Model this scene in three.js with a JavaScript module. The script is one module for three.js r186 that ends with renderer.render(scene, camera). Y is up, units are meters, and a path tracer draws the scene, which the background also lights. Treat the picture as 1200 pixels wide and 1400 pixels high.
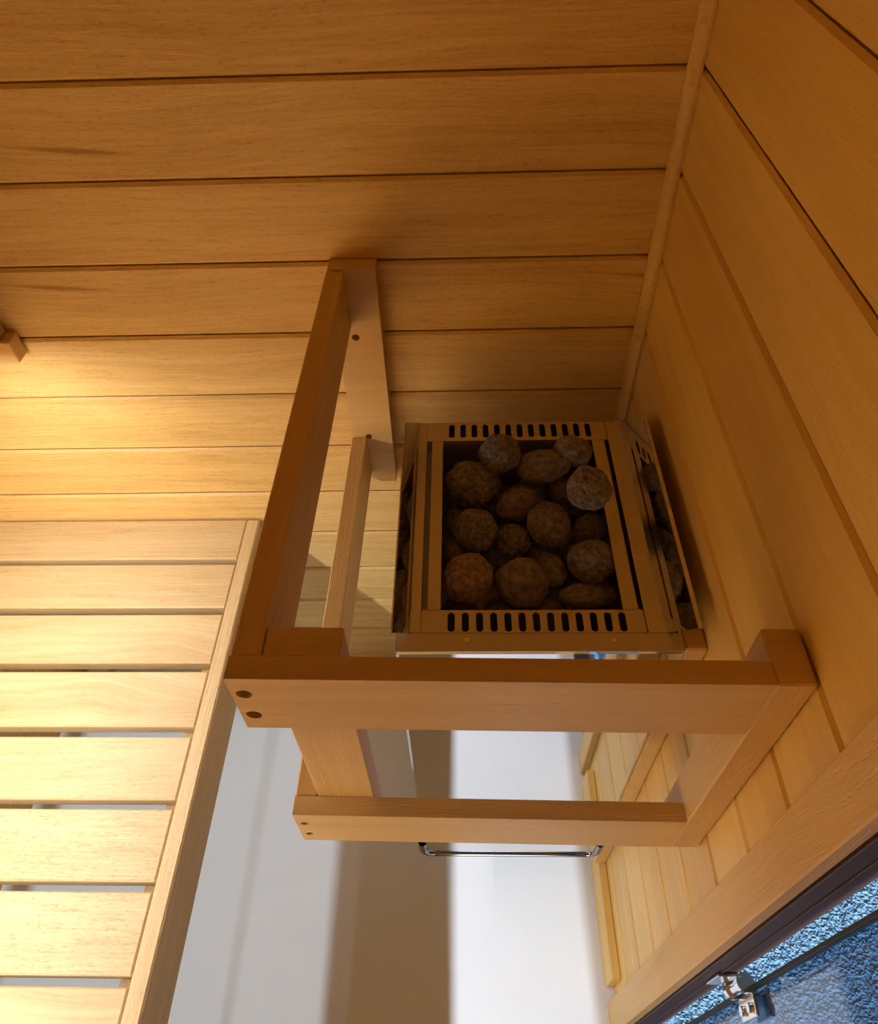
import * as THREE from 'three';
import { RectAreaLightUniformsLib } from 'three/addons/lights/RectAreaLightUniformsLib.js';
import { ImprovedNoise } from 'three/addons/math/ImprovedNoise.js';
import { RoundedBoxGeometry } from 'three/addons/geometries/RoundedBoxGeometry.js';
import { mergeGeometries, mergeVertices } from 'three/addons/utils/BufferGeometryUtils.js';

// ------------------------------------------------------------------ camera, light, exposure
const scene = new THREE.Scene();
const renderer = new THREE.WebGLRenderer();
renderer.toneMapping = THREE.LinearToneMapping;
renderer.toneMappingExposure = 1.1;
renderer.shadowMap.enabled = true;
RectAreaLightUniformsLib.init();

const camera = new THREE.PerspectiveCamera(70.66, 1200 / 1400, 0.02, 30);
camera.rotation.order = 'YXZ';
camera.position.set(-0.2561, 1.4725, 0.8615);
camera.rotation.set(-0.8416, 0.0446, -0.0405);
scene.add(camera);

// pale cool daylight of the place outside the cabin
scene.background = new THREE.Color().setRGB(0.06, 0.075, 0.09);

const sun = new THREE.DirectionalLight(new THREE.Color().setRGB(0.72, 0.86, 1.0), 8.6);
sun.position.set(-0.2 + 0.013 * 4, 0.25 * 4, 0.5 + 4);
sun.target.position.set(-0.2, 0, 0.5);
sun.shadow.radius = 2.2;
sun.shadow.mapSize.set(2048, 2048);
Object.assign(sun.shadow.camera, { left: -2.5, right: 2.5, top: 2.5, bottom: -2.5, near: 0.1, far: 12 });
scene.add(sun, sun.target);

const WARM = new THREE.Color().setRGB(0.96, 0.98, 1.06);
const lampPower = { rear: 110, front: 305 };

// ------------------------------------------------------------------ helpers
let seedState = 7;
const rnd = () => { seedState = (seedState * 1664525 + 1013904223) >>> 0; return seedState / 4294967296; };
const noise = new ImprovedNoise();
const taken = {};
function numbered(name) {
  const n = taken[name] = (taken[name] ?? -1) + 1;
  return n ? `${name}_${String(n).padStart(3, '0')}` : name;
}
function thing(name, label, category, [x, y, z], turn = 0, group) {
  const o = new THREE.Group();
  o.name = numbered(name); o.position.set(x, y, z); o.rotation.y = turn;
  o.userData = { label, category };
  if (group) o.userData.group = group;
  scene.add(o);
  return o;
}
function structure(name, [x, y, z] = [0, 0, 0], turn = 0, label) {
  const o = new THREE.Group();
  o.name = name; o.position.set(x, y, z); o.rotation.y = turn;
  o.userData.kind = 'structure';
  if (label) o.userData.label = label;
  scene.add(o);
  return o;
}
// geometry is given in the coordinates of the root; a part of a part is passed the offset of its parent
function part(parent, name, geometry, material, label) {
  const m = new THREE.Mesh(geometry, material);
  m.name = name;
  if (label) m.userData.label = label;
  parent.add(m);
  return m;
}
// box with all its edges chamfered, grain along the given axis, uv in metres
function board(x0, x1, y0, y1, z0, z1, axis = 'x', c = 0.0015, uvo) {
  const lo = [x0, y0, z0], hi = [x1, y1, z1];
  const P = [], N = [];
  const v = (s, k) => [0, 1, 2].map(a => { const edge = s[a] > 0 ? hi[a] : lo[a]; return a === k ? edge : edge - s[a] * c; });
  const quad = (a, b, cc, d, n) => { tri(a, b, cc, n); tri(a, cc, d, n); };
  const A = new THREE.Vector3(), B = new THREE.Vector3();
  function tri(a, b, d, n) {
    A.set(b[0] - a[0], b[1] - a[1], b[2] - a[2]); B.set(d[0] - a[0], d[1] - a[1], d[2] - a[2]); A.cross(B);
    const flip = A.x * n[0] + A.y * n[1] + A.z * n[2] < 0;
    for (const q of flip ? [a, d, b] : [a, b, d]) { P.push(...q); N.push(...n); }
  }
  for (let k = 0; k < 3; k++) for (const s of [-1, 1]) {
    const [i, j] = [(k + 1) % 3, (k + 2) % 3];
    const n = [0, 0, 0]; n[k] = s;
    const q = [[-1, -1], [1, -1], [1, 1], [-1, 1]].map(([p, r]) => { const t = [0, 0, 0]; t[k] = s; t[i] = p; t[j] = r; return v(t, k); });
    quad(...q, n);
    for (const p of [-1, 1]) {                              // edge between faces k and i, along j
      const t0 = [0, 0, 0], t1 = [0, 0, 0]; t0[k] = t1[k] = s; t0[i] = t1[i] = p; t0[j] = -1; t1[j] = 1;
      const en = [0, 0, 0]; en[k] = s * Math.SQRT1_2; en[i] = p * Math.SQRT1_2;
      quad(v(t0, k), v(t1, k), v(t1, i), v(t0, i), en);
    }
  }
  for (const a of [-1, 1]) for (const b of [-1, 1]) for (const d of [-1, 1]) {
    const s = [a, b, d]; tri(v(s, 0), v(s, 1), v(s, 2), s.map(t => t / Math.sqrt(3)));
  }
  const g = new THREE.BufferGeometry();
  g.setAttribute('position', new THREE.Float32BufferAttribute(P, 3));
  g.setAttribute('normal', new THREE.Float32BufferAttribute(N, 3));
  const L = 'xyz'.indexOf(axis), o = uvo ?? [rnd() * 3, rnd() * 3], U = [];
  for (let q = 0; q < P.length / 3; q++) {
    const n = [Math.abs(N[3 * q]), Math.abs(N[3 * q + 1]), Math.abs(N[3 * q + 2])];
    const main = n.indexOf(Math.max(...n));
    const p = P.slice(3 * q, 3 * q + 3);
    if (main === L) { const [i, j] = [0, 1, 2].filter(t => t !== L); U.push(o[0] + p[i] * 0.3, o[1] + p[j]); }
    else { const w = [0, 1, 2].find(t => t !== L && t !== main); U.push(o[0] + p[L], o[1] + p[w] + 0.37 * main); }
  }
  g.setAttribute('uv', new THREE.Float32BufferAttribute(U, 2));
  return g;
}
function planGeometry(shape, depth, bevel = 0) {
  return new THREE.ExtrudeGeometry(shape, { depth: depth - 2 * bevel, bevelEnabled: bevel > 0, bevelSize: bevel, bevelThickness: bevel, bevelOffset: -bevel, bevelSegments: 2, curveSegments: 14 });
}
const rectPath = (p, x0, y0, x1, y1) => { p.moveTo(x0, y0); p.lineTo(x1, y0); p.lineTo(x1, y1); p.lineTo(x0, y1); p.closePath(); return p; };
function slotPath(cx, y0, y1, w) {
  const r = w / 2, p = new THREE.Path();
  p.moveTo(cx - r, y0 + r); p.absarc(cx, y0 + r, r, Math.PI, 2 * Math.PI, false);
  p.lineTo(cx + r, y1 - r); p.absarc(cx, y1 - r, r, 0, Math.PI, false); p.closePath();
  return p;
}

// ------------------------------------------------------------------ materials
// wood: 1 m along the grain (u) by 0.25 m across (v), 2048 x 512
function hash2(x, y, s) { let h = (x * 374761393 + y * 668265263 + s * 974634777) | 0; h = Math.imul(h ^ (h >>> 13), 1274126177); return ((h ^ (h >>> 16)) >>> 0) / 4294967296; }
function tileNoise(x, y, px, py, s) {
  const xi = Math.floor(x), yi = Math.floor(y), fx = x - xi, fy = y - yi;
  const u = fx * fx * (3 - 2 * fx), w = fy * fy * (3 - 2 * fy);
  const m = (a, p) => ((a % p) + p) % p;
  const a = hash2(m(xi, px), m(yi, py), s), b = hash2(m(xi + 1, px), m(yi, py), s), c = hash2(m(xi, px), m(yi + 1, py), s), d = hash2(m(xi + 1, px), m(yi + 1, py), s);
  return (a + (b - a) * u) * (1 - w) + (c + (d - c) * u) * w;
}
const toS = v => { v = Math.min(1, Math.max(0, v)); return 255 * (v <= 0.0031308 ? 12.92 * v : 1.055 * Math.pow(v, 1 / 2.4) - 0.055); };
function woodTexture(s, base, dark, { fine = 0.5, pores = 0.35, bands = 0.5, wave = 0.5, blotch = 0.12, streak = 0 } = {}) {
  const W = 1536, H = 512, data = new Uint8Array(W * H * 4), bump = new Uint8Array(W * H * 4);
  for (let y = 0; y < H; y++) for (let x = 0; x < W; x++) {
    const u = x / W, v = y / H;
    const warp = (tileNoise(u * 3, v * 4, 3, 4, s) - 0.5) * wave + (tileNoise(u * 9, v * 6, 9, 6, s + 1) - 0.5) * wave * 0.25;
    const vv = v + warp * 0.12;
    const b = tileNoise(u * 2, vv * 18, 2, 18, s + 2) * 0.6 + tileNoise(u * 4, vv * 44, 4, 44, s + 3) * 0.4;
    const f = tileNoise(u * 14, vv * 120, 14, 120, s + 4) * 0.6 + tileNoise(u * 40, vv * 230, 40, 230, s + 5) * 0.4;
    const p = tileNoise(u * 170, vv * 256, 170, 256, s + 6);
    const pore = Math.max(0, p - 0.64) / 0.36;
    const bl = tileNoise(u * 5, v * 5, 5, 5, s + 7) - 0.5;
    let t = bands * (b - 0.5) + fine * (f - 0.5) + blotch * bl * 2;
    t = 0.32 + t * 0.9 + pores * pore * (0.5 + 0.5 * f);
    if (streak) { const du = (u - 0.25) / 0.05, dv = (vv - 0.5 - warp * 0.12 + (u - 0.25) * 0.22) / 0.012; t += streak * Math.exp(-du * du - dv * dv) * 1.2 + streak * 0.35 * Math.exp(-du * du / 9 - dv * dv * 3); }
    t = Math.min(streak ? 1.6 : 1, Math.max(0, t));
    const i = 4 * (y * W + x);
    for (let c = 0; c < 3; c++) data[i + c] = toS(base[c] + (dark[c] - base[c]) * t);
    data[i + 3] = 255;
    bump[i] = bump[i + 1] = bump[i + 2] = 255 * (1 - 0.5 * pore - 0.4 * (f - 0.3)); bump[i + 3] = 255;
  }
  const make = (d, srgb) => {
    const t = new THREE.DataTexture(d, W, H); t.wrapS = t.wrapT = THREE.RepeatWrapping; t.repeat.set(1.25, 4);
    t.magFilter = THREE.LinearFilter; t.minFilter = THREE.LinearMipmapLinearFilter; t.generateMipmaps = true; t.anisotropy = 8;
    if (srgb) t.colorSpace = THREE.SRGBColorSpace; t.needsUpdate = true; return t;
  };
  return { map: make(data, true), bump: make(bump, false) };
}
function woodMaterial(s, base, dark, opt = {}) {
  const { map, bump } = woodTexture(s, base, dark, opt);
  return new THREE.MeshPhysicalMaterial({ map, bumpMap: bump, bumpScale: opt.relief ?? 0.0003, roughness: opt.roughness ?? 0.55 });
}
const wallWoods = [
  woodMaterial(11, [0.814, 0.540, 0.180], [0.594, 0.335, 0.083], { bands: 0.75, fine: 0.9, pores: 0.7 }),
  woodMaterial(31, [0.836, 0.561, 0.187], [0.616, 0.356, 0.090], { bands: 0.85, wave: 0.9, fine: 0.9, pores: 0.7 }),
  woodMaterial(51, [0.792, 0.512, 0.162], [0.572, 0.318, 0.076], { bands: 0.65, fine: 1.0, pores: 0.7 }),
];
const streakWood = woodMaterial(41, [0.814, 0.545, 0.185], [0.600, 0.340, 0.085], { bands: 0.8, wave: 0.7, fine: 0.9, pores: 0.7, streak: 1.3 });
const sideWoods = [
  woodMaterial(71, [0.879, 0.588, 0.173], [0.665, 0.389, 0.086], { fine: 0.25, pores: 0.1, bands: 0.5, blotch: 0.3, wave: 1.2, roughness: 0.45 }),
  woodMaterial(83, [0.854, 0.558, 0.162], [0.641, 0.365, 0.079], { fine: 0.25, pores: 0.1, bands: 0.4, blotch: 0.35, wave: 1.2, roughness: 0.45 }),
];
const benchWoods = [
  woodMaterial(101, [0.680, 0.495, 0.236], [0.510, 0.332, 0.130], { bands: 0.7, fine: 0.9, pores: 0.7 }),
  woodMaterial(113, [0.697, 0.517, 0.254], [0.493, 0.324, 0.124], { bands: 0.35, fine: 1.1, pores: 1.1, wave: 0.3 }),
  woodMaterial(127, [0.680, 0.487, 0.230], [0.510, 0.332, 0.130], { bands: 1.2, fine: 0.8, wave: 1.4 }),
];
const guardWoods = [
  woodMaterial(151, [0.742, 0.473, 0.158], [0.551, 0.312, 0.083], { fine: 0.35, pores: 0.15, bands: 0.45, roughness: 0.5 }),
  woodMaterial(163, [0.763, 0.493, 0.169], [0.572, 0.328, 0.090], { fine: 0.35, pores: 0.15, bands: 0.6, wave: 0.9, roughness: 0.5 }),
];
const steel = new THREE.MeshPhysicalMaterial({ color: new THREE.Color().setRGB(0.62, 0.60, 0.57), metalness: 1, roughness: 0.28 });
const mirrorSteel = new THREE.MeshPhysicalMaterial({ color: new THREE.Color().setRGB(0.72, 0.73, 0.75), metalness: 1, roughness: 0.035 });
const chrome = new THREE.MeshPhysicalMaterial({ color: new THREE.Color().setRGB(0.8, 0.81, 0.83), metalness: 1, roughness: 0.08 });
const rimChrome = new THREE.MeshPhysicalMaterial({ color: new THREE.Color().setRGB(0.22, 0.22, 0.24), metalness: 1, roughness: 0.12 });
const wellSteel = new THREE.MeshStandardMaterial({ color: new THREE.Color().setRGB(0.42, 0.41, 0.40), metalness: 0.9, roughness: 0.55 });
const jambMetal = new THREE.MeshPhysicalMaterial({ color: new THREE.Color().setRGB(0.085, 0.045, 0.036), roughness: 0.55, metalness: 0.2 });
const rubber = new THREE.MeshStandardMaterial({ color: new THREE.Color().setRGB(0.012, 0.012, 0.014), roughness: 0.6 });
const doorGlass = new THREE.MeshPhysicalMaterial({ color: new THREE.Color().setRGB(0.24, 0.35, 0.45), transmission: 1, thickness: 0, roughness: 0, ior: 1.5 });
const clearGlass = new THREE.MeshPhysicalMaterial({ color: new THREE.Color().setRGB(0.84, 0.85, 0.86), transmission: 1, thickness: 0, roughness: 0, ior: 1.5 });
const greyGlass = new THREE.MeshPhysicalMaterial({ color: new THREE.Color().setRGB(0.66, 0.65, 0.64), transmission: 1, thickness: 0, roughness: 0, ior: 1.5 });

function speckle(W, H, s, fn, srgb = true) {
  const d = new Uint8Array(W * H * 4);
  for (let y = 0; y < H; y++) for (let x = 0; x < W; x++) { const c = fn(x, y, W, H, s), i = 4 * (y * W + x); d[i] = c[0]; d[i + 1] = c[1]; d[i + 2] = c[2]; d[i + 3] = 255; }
  const t = new THREE.DataTexture(d, W, H); t.wrapS = t.wrapT = THREE.RepeatWrapping; t.magFilter = THREE.LinearFilter; t.minFilter = THREE.LinearMipmapLinearFilter; t.generateMipmaps = true;
  if (srgb) t.colorSpace = THREE.SRGBColorSpace; t.needsUpdate = true; return t;
}
const floorMap = speckle(512, 512, 3, (x, y, W, H, s) => {
  const n = tileNoise(x / 64, y / 64, 8, 8, s) * 0.5 + tileNoise(x / 16, y / 16, 32, 32, s + 1) * 0.3 + tileNoise(x / 3, y / 3, 171, 171, s + 2) * 0.2;
  const v = 0.80 + (n - 0.5) * 0.05; return [toS(v), toS(v), toS(v * 0.99)];
});
const floorMaterial = new THREE.MeshPhysicalMaterial({ map: floorMap, roughness: 0.42 });
const carpetFn = (x, y, s) => 0.45 * tileNoise(x / 5, y / 5, 102.4 | 0, 102, s) + 0.35 * tileNoise(x / 11, y / 11, 46, 46, s + 1) + 0.2 * tileNoise(x / 2, y / 2, 256, 256, s + 2);
const carpetMap = speckle(512, 512, 5, (x, y, W, H, s) => {
  const n = carpetFn(x, y, s), k = Math.min(1, Math.max(0, (n - 0.28) / 0.44));
  return [toS(0.16 + 0.26 * k), toS(0.29 + 0.37 * k), toS(0.44 + 0.46 * k)];
});
const carpetBump = speckle(512, 512, 5, (x, y, W, H, s) => { const k = 255 * carpetFn(x, y, s); return [k, k, k]; }, false);
carpetMap.repeat.set(3.2, 3.2); carpetBump.repeat.set(3.2, 3.2);
const carpetMaterial = new THREE.MeshStandardMaterial({ map: carpetMap, bumpMap: carpetBump, bumpScale: 0.006, roughness: 1 });

// ------------------------------------------------------------------ setting
const ROOM = { left: -1.13, front: 1.75, top: 2.0 };
const PITCH = 0.108, GROOVE0 = 1.209, GAP = 0.0022, BACK_TURN = 0.0052;

// back wall: tongue-and-groove boards with recessed joints
const wallBack = structure('wall_back', [0, 0, 0], BACK_TURN);
part(wallBack, 'backing', board(ROOM.left - 0.1, 0.06, -0.05, ROOM.top + 0.05, -0.06, -0.0079, 'x', 0.001), wallWoods[2]);
for (let k = -7; k <= 11; k++) {
  const top = Math.min(GROOVE0 - k * PITCH + 0.0010, ROOM.top), low = Math.max(GROOVE0 - (k + 1) * PITCH + GAP + 0.0010, 0.0);
  if (top - low < 0.02) continue;
  part(wallBack, 'plank', board(ROOM.left, -0.0005, low, top, -0.0078, 0, 'x', 0.0042, k === 0 ? [0.9, -1.755] : k === 2 ? [0.99, -1.581] : undefined), k === 0 || k === 2 ? streakWood : wallWoods[((k + 9) * 2 + (k % 2 ? 1 : 0)) % 3]);
}
// right wall
const wallRight = structure('wall_right');
part(wallRight, 'backing', board(0.0079, 0.045, -0.05, ROOM.top + 0.05, -0.06, 0.705, 'z', 0.001), sideWoods[0]);
part(wallRight, 'backing', board(0.0079, 0.045, -0.05, ROOM.top + 0.05, 1.40, 1.85, 'z', 0.001), sideWoods[0]);
part(wallRight, 'backing', board(0.0079, 0.045, 1.86, ROOM.top + 0.05, 0.705, 1.40, 'z', 0.001), sideWoods[0]);
for (let k = -7; k <= 11; k++) {
  const top = Math.min(GROOVE0 - k * PITCH + 0.0010, ROOM.top), low = Math.max(GROOVE0 - (k + 1) * PITCH + GAP + 0.0010, 0.0);
  if (top - low < 0.02) continue;
  part(wallRight, 'plank', board(0, 0.0078, low, top, 0.0005, 0.70, 'z', 0.0036), sideWoods[(k + 8) % 2]);
}
// rounded strip in the corner of the two walls
{
  const trim = structure('trim_1', [0, 0, 0], 0, 'slim wooden bead in the corner of the two plank walls');
  const s = new THREE.Shape(), r = 0.0145;
  s.moveTo(-0.0005, 0.0005); s.lineTo(-r, 0.0005); s.lineTo(-r, 0.004);
  s.quadraticCurveTo(-r * 0.42, r * 0.42, -0.004, r); s.lineTo(-0.0005, r); s.closePath();
  const g = planGeometry(s, ROOM.top, 0); g.rotateX(-Math.PI / 2);
  g.scale(1, 1, -1); const ix = g.index; if (ix) { const a = ix.array; for (let i = 0; i < a.length; i += 3) { const t = a[i]; a[i] = a[i + 1]; a[i + 1] = t; } }
  else { const p = g.attributes.position; for (let i = 0; i < p.count; i += 3) for (const at of Object.values(g.attributes)) for (let c = 0; c < at.itemSize; c++) { const q = at.array, a = (i + 1) * at.itemSize + c, b = (i + 2) * at.itemSize + c; const t = q[a]; q[a] = q[b]; q[b] = t; } }
  g.computeVertexNormals();
  { const p = g.attributes.position, uv = g.attributes.uv; for (let i = 0; i < p.count; i++) uv.setXY(i, p.getY(i), (p.getX(i) - p.getZ(i)) * 1.0); }
  part(trim, 'bead', g, wallWoods[0]);
}
// floor
const floorObject = structure('floor');
part(floorObject, 'slab', board(ROOM.left - 0.1, 0.04, -0.05, 0, -0.05, 1.85, 'x', 0.001), floorMaterial);
// skirting strip on the right wall
const skirting = structure('baseboard_right');
part(skirting, 'strip', board(-0.0144, -0.0002, 0.001, 0.082, 0.016, 0.642, 'z', 0.0015), sideWoods[0]);
// ceiling, left wall
const ceilingObject = structure('ceiling');
part(ceilingObject, 'panel', board(ROOM.left - 0.1, 0.06, ROOM.top, ROOM.top + 0.06, -0.06, 1.85, 'x', 0.001), wallWoods[0]);
const wallLeft = structure('wall_left');
part(wallLeft, 'panel', board(ROOM.left - 0.06, ROOM.left, -0.05, ROOM.top + 0.05, -0.06, 1.85, 'z', 0.001), wallWoods[1]);
// front wall behind the viewer: wood above, two low windows parted by a broad post
const POST = { x0: -0.4808, x1: -0.2605 }, SILL = 0.03, HEAD = 0.42;
const wallFront = structure('wall_front');
part(wallFront, 'panel', board(ROOM.left - 0.06, 0.045, HEAD, ROOM.top + 0.05, ROOM.front, ROOM.front + 0.03, 'x', 0.001), wallWoods[2]);
part(wallFront, 'panel', board(ROOM.left - 0.06, 0.045, -0.05, SILL, ROOM.front, ROOM.front + 0.03, 'x', 0.001), wallWoods[2]);
part(wallFront, 'post', board(POST.x0, POST.x1, SILL, HEAD, ROOM.front, ROOM.front + 0.03, 'y', 0.001), wallWoods[1]);
part(wallFront, 'post', board(-0.02, 0.045, SILL, HEAD, ROOM.front, ROOM.front + 0.03, 'y', 0.001), wallWoods[1]);
for (const [n, x0, x1, mat] of [[1, ROOM.left, POST.x0, greyGlass], [2, POST.x1, -0.02, clearGlass]]) {
  const w = structure(`window_${n}`);
  const g = new THREE.PlaneGeometry(x1 - x0, HEAD - SILL); g.translate((x0 + x1) / 2, (HEAD + SILL) / 2, ROOM.front + 0.015);
  part(w, 'pane', g, mat);
}
part(wallFront, 'glazing_bar', board(-0.6465, -0.6420, SILL, HEAD, ROOM.front, ROOM.front + 0.012, 'y', 0.0005), wallWoods[1]);
// carpet of the room outside the door
const outside = new THREE.Mesh(board(0.046, 3.5, -0.06, -0.02, -1.5, 4, 'x', 0.001, [0, 0]), carpetMaterial);
outside.name = 'floor_outside'; outside.userData = { kind: 'structure', label: 'blue looped carpet outside the glass door' };
scene.add(outside);

// door: wooden casing, dark metal jamb, tinted pane on chrome hinges
const casing = structure('trim_2', [0, 0, 0], 0, 'wooden casing board beside the glass door');
part(casing, 'casing_board', board(-0.0144, -0.0002, 0.001, 1.93, 0.664, 0.709, 'y', 0.0015), guardWoods[1]);
const door = structure('door_1', [0.03, 0, 0.71], 0, 'tinted glass door with a dark metal jamb');
part(door, 'jamb', board(-0.028, 0.008, 0.0, 1.86, -0.004, 0.0, 'y', 0.0006), jambMetal);
part(door, 'threshold', board(-0.028, 0.017, 0.0005, 0.006, 0.0004, 0.69, 'z', 0.001), jambMetal);
part(door, 'jamb_seal', board(-0.011, -0.0085, 0.0, 1.86, 0.0, 0.0012, 'y', 0.0004), jambMetal);
{
  const g = new THREE.PlaneGeometry(0.66, 1.84); g.rotateY(-Math.PI / 2); g.translate(0.026, 0.93, 0.012 + 0.33);
  part(door, 'glass_pane', g, doorGlass, 'dark tinted glass pane');
  part(door, 'pane_edge', board(0.022, 0.030, 0.01, 1.85, 0.009, 0.013, 'y', 0.0006), rubber, 'black edge of the glass pane');
}
for (const hy of [0.535, 1.62]) {
  const h = part(door, 'hinge', new RoundedBoxGeometry(0.004, 0.05, 0.022, 2, 0.0015).translate(0.018, hy, 0.028), chrome, 'polished chrome hinge');
  part(h, 'clamp', new RoundedBoxGeometry(0.006, 0.05, 0.026, 2, 0.002).translate(0.034, hy, 0.026), chrome);
  part(h, 'pin', new THREE.CylinderGeometry(0.007, 0.007, 0.056, 24).translate(0.012, hy, 0.009), chrome);
  for (const s of [-1, 1]) {
    part(h, 'knuckle', new THREE.CylinderGeometry(0.0095, 0.0095, 0.010, 24).translate(0.012, hy + s * 0.022, 0.009), chrome);
    part(h, 'screw', new THREE.CylinderGeometry(0.005, 0.005, 0.004, 18).rotateZ(Math.PI / 2).translate(0.0145, hy + s * 0.013, 0.030), chrome);
  }
  part(h, 'wall_plate', new RoundedBoxGeometry(0.022, 0.05, 0.003, 2, 0.001).translate(-0.004, hy, 0.0025), chrome);
}

// ------------------------------------------------------------------ bench
const bench = thing('sauna_bench', 'pale slatted wooden bench along the side wall, beside the heater guard', 'bench', [-0.64, 0, 0.7]);
const BO = [-0.64, 0, 0.7], BT = 0.4999, BEND = 1.735;
const bb = (x0, x1, y0, y1, z0, z1, ax, c) => board(x0 - BO[0], x1 - BO[0], y0, y1, z0 - BO[2], z1 - BO[2], ax, c);
[0.0085, 0.109, 0.2115, 0.3152, 0.4196, 0.521, 0.6216, 0.7217, 0.823, 0.925, 1.027, 1.129, 1.231, 1.333, 1.435, 1.537, 1.639].forEach((z, i) =>
  part(bench, 'slat', bb(ROOM.left + 0.002, -0.6412, BT - 0.022, BT, z, z + 0.089, 'x', 0.002), benchWoods[[0, 0, 2, 2, 0, 1, 1, 2][i % 8]]));
part(bench, 'front_board', bb(-0.6405, -0.618, 0.405, BT + 0.0006, 0.0085, BEND, 'z', 0.0025), benchWoods[0]);
part(bench, 'slat_bearer', bb(-0.662, -0.6407, 0.425, BT - 0.0225, 0.0085, BEND, 'z', 0.0015), benchWoods[2]);
part(bench, 'slat_bearer', bb(-1.125, -1.10, 0.425, BT - 0.0225, 0.0085, BEND, 'z', 0.0015), benchWoods[2]);
for (const z of [0.012, 1.69]) part(bench, 'leg', bb(-1.10, -1.057, 0, BT - 0.0225, z, z + 0.042, 'y', 0.002), benchWoods[0]);

// ------------------------------------------------------------------ narrow shelf with light strips under its edge
const UO = [-0.93, 0.867, 0.7];
const upper = thing('wall_shelf', 'narrow wooden shelf on a wall cleat above the pale slatted bench', 'shelf', UO);
const ub = (x0, x1, y0, y1, z0, z1, ax, c = 0.0015) => board(x0 - UO[0], x1 - UO[0], y0 - UO[1], y1 - UO[1], z0 - UO[2], z1 - UO[2], ax, c);
part(upper, 'wall_cleat', ub(ROOM.left + 0.002, -0.876, 0.867, 0.902, 0.0078, 0.0345, 'x'), guardWoods[0], 'short wooden cleat on the back wall');
part(upper, 'wall_cleat', ub(ROOM.left + 0.002, -0.90, 0.867, 0.902, 1.722, 1.748, 'x'), guardWoods[0]);
for (const x of [-0.968]) part(upper, 'shelf_board', ub(x, x + 0.078, 0.9025, 0.925, 0.0085, 1.74, 'z'), benchWoods[0]);
const ledGlow = new THREE.MeshStandardMaterial({ color: 0xffffff, emissive: WARM, emissiveIntensity: 2.5, roughness: 0.5 });
for (const [z0, z1, power, label] of [[0.12, 0.88, lampPower.rear, 'slim light strip under the narrow shelf, near the back wall'], [1.14, 1.71, lampPower.front, 'slim light strip under the narrow shelf, near the front wall']]) {
  const h = (z1 - z0) / 2;
  const t = thing('strip_lamp', label, 'lamp', [-0.887, 0.888, (z0 + z1) / 2]);
  part(t, 'housing', board(-0.0085, 0.0085, 0.004, 0.0143, -h - 0.005, h + 0.005, 'z', 0.001), chrome);
  part(t, 'diffuser', board(-0.0075, 0.0075, 0.0, 0.0038, -h, h, 'z', 0.0005), ledGlow, 'glowing diffuser');
  const l = new THREE.RectAreaLight(WARM, power, 0.015, 2 * h);
  l.name = 'strip_light'; l.position.set(0, -0.0012, 0); l.rotation.x = -Math.PI / 2;
  t.add(l);
}

// ------------------------------------------------------------------ heater guard
const GZ = 0.6072;
const guard = thing('heater_guard', 'wooden two-rail safety guard around the stone heater', 'guard rail', [0, 0, GZ], -0.013);
const gb = (x0, x1, y0, y1, z0, z1, ax, c = 0.0015) => board(x0, x1, y0, y1, z0 - GZ, z1 - GZ, ax, c);
function drilled(x0, x1, y0, y1, z0, z1, holes, r, c = 0.0015) {
  const s = rectPath(new THREE.Shape(), x0, y0, x1, y1);
  for (const [hx, hy] of holes) { const p = new THREE.Path(); p.absarc(hx, hy, r, 0, Math.PI * 2, true); s.holes.push(p); }
  const g = planGeometry(s, z1 - z0, 0); g.translate(0, 0, z0 - GZ);
  return g;
}
const railHoles = { up: [[-0.4215, 0.9750], [-0.4212, 0.9410]], low: [[-0.4225, 0.6895], [-0.4222, 0.6575]] };
const upRail = part(guard, 'front_rail', drilled(-0.4315, -0.0302, 0.918, 0.9986, 0.5875, 0.6072, railHoles.up, 0.0062), guardWoods[0]);
const lowRail = part(guard, 'front_rail', drilled(-0.4315, -0.0302, 0.637, 0.7148, 0.5875, 0.6072, railHoles.low, 0.0042), guardWoods[1]);
for (const [rail, holes, r] of [[upRail, railHoles.up, 0.0055], [lowRail, railHoles.low, 0.0037]])
  for (const [hx, hy] of holes) part(rail, 'screw', new THREE.CylinderGeometry(r, r, 0.003, 18).rotateX(Math.PI / 2).translate(hx, hy, 0.5895 - GZ), wellSteel, 'screw sunk in the rail end');
part(guard, 'side_rail', gb(-0.4315, -0.4082, 0.918, 0.9986, 0.0335, 0.5872, 'z'), guardWoods[1]);
part(guard, 'side_rail', gb(-0.4315, -0.4082, 0.637, 0.7148, 0.0335, 0.5872, 'z'), guardWoods[0]);
part(guard, 'corner_post', gb(-0.4078, -0.348, 0.637, 0.9965, 0.560, 0.5872, 'y'), guardWoods[1]);
part(guard, 'wall_post', gb(-0.030, -0.001, 0.637, 0.9986, 0.559, 0.6072, 'y'), guardWoods[0]);
{
  const holes = [[-0.405, 0.898], [-0.405, 0.716]];
  const p = part(guard, 'wall_post', drilled(-0.4300, -0.3690, 0.617, 1.0000, 0.0078, 0.0332, holes, 0.0052), guardWoods[1], 'pale drilled board fixed to the back wall');
  for (const [hx, hy] of holes) part(p, 'screw', new THREE.CylinderGeometry(0.0046, 0.0046, 0.003, 18).rotateX(Math.PI / 2).translate(hx, hy, 0.013 - GZ), wellSteel);
}

// spacer batten between heater and right wall
const batten = new THREE.Mesh(board(-0.0115, 0.0115, 0.0, 0.73, -0.03, 0.03, 'y', 0.002), guardWoods[0]);
batten.name = 'wall_batten'; batten.position.set(-0.0120, 0.0825, 0.436);
batten.userData = { label: 'upright wooden batten between the heater and the side wall', category: 'batten' };
scene.add(batten);

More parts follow.
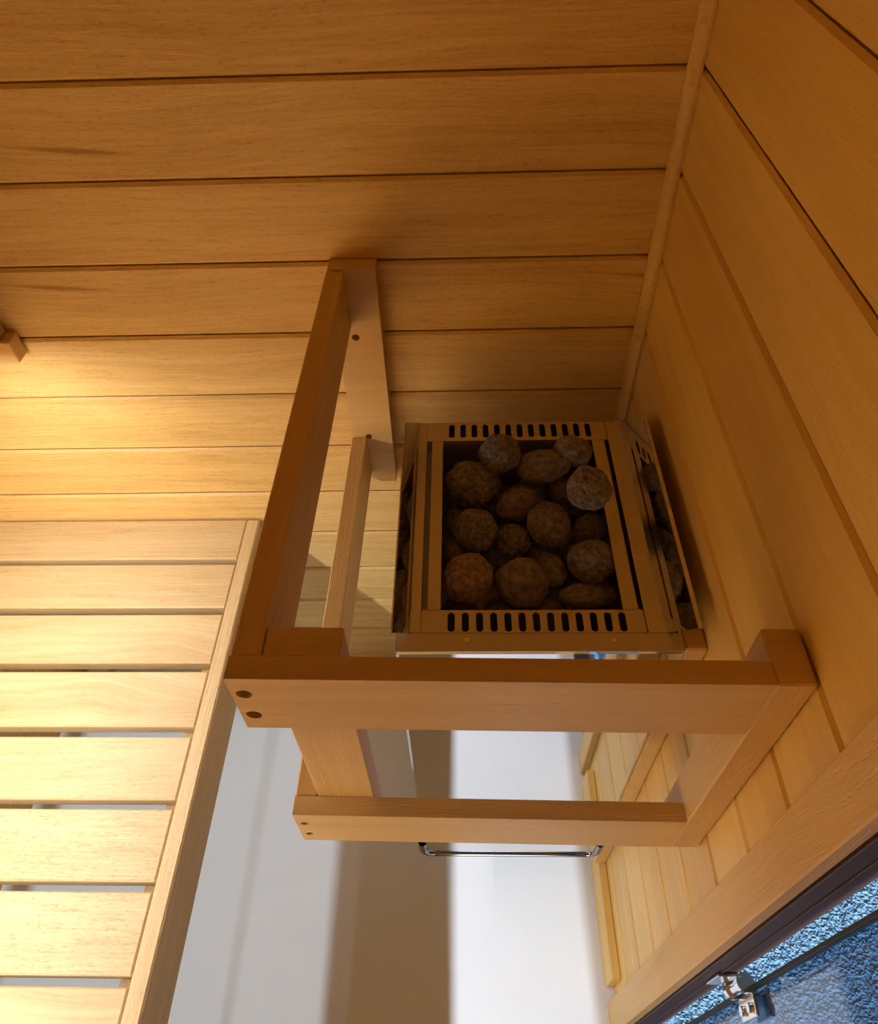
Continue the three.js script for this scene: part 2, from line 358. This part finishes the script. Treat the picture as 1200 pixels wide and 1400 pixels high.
// ------------------------------------------------------------------ heater
const HT = 0.8138, HB = 0.139, HX = [-0.326, -0.0245], HZ = [0.108, 0.4686];
const HO = [(HX[0] + HX[1]) / 2, HB, (HZ[0] + HZ[1]) / 2];
const heater = thing('sauna_heater', 'polished steel sauna heater filled with stones inside the wooden guard', 'heater', HO);
const hl = (g) => g.translate(-HO[0], -HO[1], -HO[2]);
// shell: front, back and sides around an open well, rounded at the lower corners
{
  const r = 0.022;
  const outline = () => { const s = new THREE.Shape(); s.moveTo(HX[0], HT - 0.0015); s.lineTo(HX[0], HB + r); s.absarc(HX[0] + r, HB + r, r, Math.PI, 1.5 * Math.PI, false); s.lineTo(HX[1] - r, HB); s.absarc(HX[1] - r, HB + r, r, 1.5 * Math.PI, 2 * Math.PI, false); s.lineTo(HX[1], HT - 0.0015); s.closePath(); return s; };
  const front = planGeometry(outline(), 0.012, 0.004); front.translate(0, 0, HZ[1] - 0.012 + 0.004);
  part(heater, 'front_panel', hl(front), mirrorSteel, 'mirror-polished front panel');
  const back = planGeometry(outline(), 0.004); back.translate(0, 0, HZ[0]);
  part(heater, 'back_panel', hl(back), mirrorSteel);
  const y1 = HT - 0.0015;
  part(heater, 'side_panel', hl(board(HX[0], HX[0] + 0.003, HB + r, y1, HZ[0] + 0.0042, HZ[1] - 0.0125, 'y', 0.0008)), mirrorSteel);
  part(heater, 'side_panel', hl(board(HX[1] - 0.003, HX[1], HB + r, y1, HZ[0] + 0.0042, HZ[1] - 0.0125, 'y', 0.0008)), mirrorSteel);
  part(heater, 'base_panel', hl(board(HX[0] + r, HX[1] - r, HB, HB + 0.004, HZ[0] + 0.0042, HZ[1] - 0.0125, 'x', 0.0008)), mirrorSteel);
  part(heater, 'stone_tray', hl(board(HX[0] + 0.004, HX[1] - 0.004, 0.700, 0.706, HZ[0] + 0.005, HZ[1] - 0.013, 'x', 0.0008)), wellSteel);
}
{
  const path = new THREE.CurvePath(), r = 0.022, z = HZ[1] - 0.003, V = (x, y) => new THREE.Vector3(x, y, z);
  const a = HX[0] + 0.002, b = HX[1] - 0.002, y = HB + 0.002;
  path.add(new THREE.LineCurve3(V(a, y + r + 0.03), V(a, y + r)));
  path.add(new THREE.QuadraticBezierCurve3(V(a, y + r), V(a, y), V(a + r, y)));
  path.add(new THREE.LineCurve3(V(a + r, y), V(b - r, y)));
  path.add(new THREE.QuadraticBezierCurve3(V(b - r, y), V(b, y), V(b, y + r)));
  path.add(new THREE.LineCurve3(V(b, y + r), V(b, y + r + 0.03)));
  part(heater, 'bottom_rim', hl(new THREE.TubeGeometry(path, 90, 0.0075, 14)), rimChrome, 'dark chrome rim along the lower edge');
}
// top: slotted bars, plain bars and the front strip
const flat = (shape, t = 0.0016, y = HT) => { const g = planGeometry(shape, t, 0.0004); g.rotateX(Math.PI / 2); g.translate(0, y - 0.0004, 0); return hl(g); };   // shape in (x, z)
const slotXs = Array.from({ length: 13 }, (_, i) => -0.267 + i * 0.01528);
const slotted = (x0, x1, z0, z1, s0, s1) => { const s = rectPath(new THREE.Shape(), x0, z0, x1, z1); for (const x of slotXs) s.holes.push(slotPath(x, s0, s1, 0.0074)); return flat(s); };
const plain = (x0, x1, z0, z1) => flat(rectPath(new THREE.Shape(), x0, z0, x1, z1));
part(heater, 'slotted_bar', slotted(-0.2995, -0.0598, 0.1095, 0.1460, 0.1135, 0.1395), steel);
part(heater, 'slotted_bar', slotted(-0.2995, -0.0598, 0.4170, 0.4460, 0.4205, 0.4445), steel);
part(heater, 'top_bar', plain(-0.3110, -0.3000, 0.1095, 0.4460), steel);
part(heater, 'top_bar', plain(-0.0590, -0.0390, 0.1095, 0.4460), steel);
part(heater, 'inner_bar', plain(-0.2930, -0.2785, 0.1465, 0.4165), steel);
part(heater, 'inner_bar', plain(-0.0810, -0.0645, 0.1465, 0.4165), steel);
const strip = part(heater, 'front_strip', plain(HX[0], HX[1], 0.4465, HZ[1]), steel);
for (const x of [-0.2505, -0.0965]) part(strip, 'screw', hl(new THREE.CylinderGeometry(0.0028, 0.0032, 0.0016, 16).translate(x, HT + 0.0008, 0.4555)), chrome);
// well walls under the bars
for (const [x0, x1] of [[-0.2935, -0.2925], [-0.0645, -0.0635]]) part(heater, 'well_wall', hl(board(x0, x1, 0.706, HT - 0.003, 0.147, 0.416, 'z', 0.0002)), wellSteel);
for (const [z0, z1] of [[0.1455, 0.1465], [0.4165, 0.4175]]) part(heater, 'well_wall', hl(board(-0.2925, -0.0645, 0.706, HT - 0.003, z0, z1, 'x', 0.0002)), wellSteel);
for (const x of [-0.297, -0.062]) part(heater, 'well_floor', hl(board(x - 0.003, x + 0.003, HT - 0.02, HT - 0.018, 0.147, 0.416, 'z', 0.0002)), wellSteel);
// flared side deflectors
function sheet(a, b, c, d, t) {      // quad a b c d with thickness t
  const n = new THREE.Vector3().subVectors(new THREE.Vector3(...b), new THREE.Vector3(...a)).cross(new THREE.Vector3().subVectors(new THREE.Vector3(...d), new THREE.Vector3(...a))).normalize().multiplyScalar(t);
  const top = [a, b, c, d].map(p => new THREE.Vector3(...p)), low = top.map(p => p.clone().sub(n));
  const P = []; const q = (w, x, y, z) => { for (const p of [w, x, y, w, y, z]) P.push(p.x, p.y, p.z); };
  q(...top); q(low[3], low[2], low[1], low[0]);
  for (let i = 0; i < 4; i++) { const j = (i + 1) % 4; q(top[j], top[i], low[i], low[j]); }
  const g = new THREE.BufferGeometry(); g.setAttribute('position', new THREE.Float32BufferAttribute(P, 3)); g.computeVertexNormals();
  g.setAttribute('uv', new THREE.Float32BufferAttribute(new Array(P.length / 3 * 2).fill(0), 2));
  return hl(g);
}
const defl = part(heater, 'side_deflector', sheet([-0.0385, HT, 0.446], [-0.0205, HT + 0.040, 0.467], [-0.0205, HT + 0.040, 0.151], [-0.0385, HT, 0.109], -0.0009), mirrorSteel, 'mirror-polished flared side plate');
part(defl, 'lip', sheet([-0.0205, HT + 0.040, 0.467], [-0.0165, HT + 0.041, 0.467], [-0.0165, HT + 0.041, 0.151], [-0.0205, HT + 0.040, 0.151], -0.0009), mirrorSteel);
const defl2 = part(heater, 'side_deflector', sheet([-0.3112, HT, 0.109], [-0.3277, HT + 0.022, 0.133], [-0.3277, HT + 0.022, 0.460], [-0.3112, HT, 0.446], -0.0009), mirrorSteel, 'mirror-polished flared side plate');
part(defl2, 'lip', sheet([-0.3277, HT + 0.022, 0.133], [-0.3292, HT + 0.0222, 0.133], [-0.3292, HT + 0.0222, 0.460], [-0.3277, HT + 0.022, 0.460], -0.0009), mirrorSteel);
part(heater, 'wall_bracket', hl(board(-0.28, -0.07, 0.32, 0.56, 0.003, HZ[0] - 0.0005, 'x', 0.002)), wellSteel);

// ------------------------------------------------------------------ stones
const stoneMaterial = new THREE.MeshStandardMaterial({ vertexColors: true, roughness: 0.95 });
function stoneGeometry(rx, ry, rz, s, pores, tint = [0.225, 0.195, 0.18]) {
  let g = new THREE.IcosahedronGeometry(1, pores ? 44 : 22);
  g.deleteAttribute('normal'); g.deleteAttribute('uv');
  g = mergeVertices(g, 1e-5);
  const p = g.attributes.position, v = new THREE.Vector3(), C = [];
  for (let i = 0; i < p.count; i++) {
    v.fromBufferAttribute(p, i);
    let d = 0.98 + 0.12 * noise.noise(v.x * 1.3 + s, v.y * 1.3, v.z * 1.3 - s) + 0.05 * noise.noise(v.x * 3 - s, v.y * 3 + s, v.z * 3);
    const n1 = noise.noise(v.x * 8, v.y * 8 + s, v.z * 8), n2 = noise.noise(v.x * 19 + s, v.y * 19, v.z * 19), n3 = noise.noise(v.x * 4 + s, v.y * 4, v.z * 4 + s);
    d += 0.018 * n1 + 0.012 * n2;
    if (pores) { const q = noise.noise(v.x * 11 + s, v.y * 11 - s, v.z * 11), q2 = noise.noise(v.x * 17 + s, v.y * 17 + s, v.z * 17); d -= 0.11 * Math.max(0, q - 0.08) + 0.10 * Math.max(0, q2 - 0.08); }
    p.setXYZ(i, v.x * d * rx, v.y * d * ry, v.z * d * rz);
    const k = 1 + 0.5 * n3 + 0.45 * n2 + 0.3 * n1;
    C.push(tint[0] * k, tint[1] * k * (1 + 0.08 * n3), tint[2] * k * (1 + 0.12 * n3));
  }
  g.setAttribute('color', new THREE.Float32BufferAttribute(C, 3));
  g.computeVertexNormals();
  return g;
}
// photo pixel -> direction; the height of a stone's centre comes from the heap in the well
const camRot = new THREE.Matrix4().makeRotationFromEuler(camera.rotation);
function atHeight(u, v, y) {
  const d = new THREE.Vector3((u - 600) / 987.53, -(v - 700) / 987.53, -1).applyMatrix4(camRot);
  return camera.position.clone().addScaledVector(d, (y - camera.position.y) / d.y);
}
// [u, v, half width px, half height px, centre height, turn, pitted, label]
const stones = [
  [646, 661, 37, 31, 0.800, 0.0, 1, 'broad round lava stone near the back corner of the heater well'],
  [683, 620, 28, 27, 0.836, 0.3, 1, 'coarsely pitted stone overlapping the slots at the back of the heater'],
  [633, 630, 25, 15, 0.782, 0.1, 0, 'half-hidden smooth stone tucked behind the broad round stone'],
  [743, 638, 37, 23, 0.822, 0.1, 0, 'smooth long oval stone beside the pitted back stone'],
  [783, 617, 27, 21, 0.832, -0.3, 0, 'tan stone at the back bar near the side wall'],
  [805, 668, 30, 31, 0.860, 0.2, 1, 'large deeply pitted stone leaning on the inner bar'],
  [768, 671, 18, 17, 0.786, 0.0, 1, 'small knobbly stone wedged against the large deeply pitted one'],
  [709, 689, 32, 26, 0.785, 0.35, 0, 'smooth oval stone in the middle of the heap'],
  [750, 717, 30, 33, 0.804, 0.0, 1, 'upright rounded stone standing highest in the middle of the heap'],
  [650, 724, 30, 30, 0.805, 0.0, 1, 'pitted ball-shaped stone between the broad stone and the reddish one'],
  [806, 725, 24, 22, 0.786, 0.0, 1, 'medium round stone between two pitted stones at the inner bar'],
  [700, 741, 27, 24, 0.776, 0.2, 1, 'low-lying round stone beside the upright rounded stone'],
  [809, 768, 34, 29, 0.808, -0.1, 1, 'coarse pitted stone above the flat elongated one'],
  [624, 755, 17, 22, 0.776, 0.0, 0, 'partly hidden stone squeezed against the inner bar'],
  [640, 790, 33, 37, 0.804, -0.35, 1, 'reddish brown stone in the front corner of the well'],
  [712, 797, 38, 35, 0.795, 0.3, 0, 'widest smooth stone touching the front slotted bar'],
  [753, 780, 20, 28, 0.776, 0.25, 0, 'narrow upright stone between the widest and the coarse pitted stone'],
  [804, 815, 40, 17, 0.788, 0.0, 0, 'flat elongated stone lying along the front slotted bar'],
  [622, 713, 15, 20, 0.770, 0.0, 0, 'dark sunken stone below the pitted ball-shaped one'],
  [727, 664, 20, 13, 0.768, 0.0, 0, 'sunken stone showing between two smooth oval stones'],
];
stones.forEach(([u, v, a, b, y, turn, pit, label], i) => {
  y -= 0.016;
  const c = atHeight(u, v, y), s = c.distanceTo(camera.position) / 987.53;
  const rx = a * s, rz = b * s * 1.05, ry = Math.min(rx, rz) * 0.92;
  const m = new THREE.Mesh(stoneGeometry(rx, ry, rz, i * 3.7 + 1.3, pit, i === 14 ? [0.34, 0.235, 0.20] : i === 4 ? [0.25, 0.22, 0.18] : undefined), stoneMaterial);
  m.name = numbered('heater_stone'); m.position.copy(c); m.rotation.y = turn;
  m.userData = { label, category: 'stone', group: 'stones in the heater' };
  scene.add(m);
});
for (let i = 0; i < 12; i++) {
  const m = new THREE.Mesh(stoneGeometry(0.027, 0.023, 0.027, 90 + i * 2.1, 0), stoneMaterial);
  m.name = numbered('heater_stone'); m.position.set(-0.259 + (i % 4) * 0.0535, 0.7345, 0.182 + Math.floor(i / 4) * 0.097);
  m.rotation.y = rnd() * 6;
  m.userData = { label: 'dark stone in the bottom layer glimpsed between the upper heater stones', category: 'stone', group: 'bottom layer of heater stones' };
  scene.add(m);
}

scene.traverse(o => { if (o.isMesh) { o.castShadow = true; o.receiveShadow = true; } if (o.isDirectionalLight) o.castShadow = true; });
renderer.render(scene, camera);
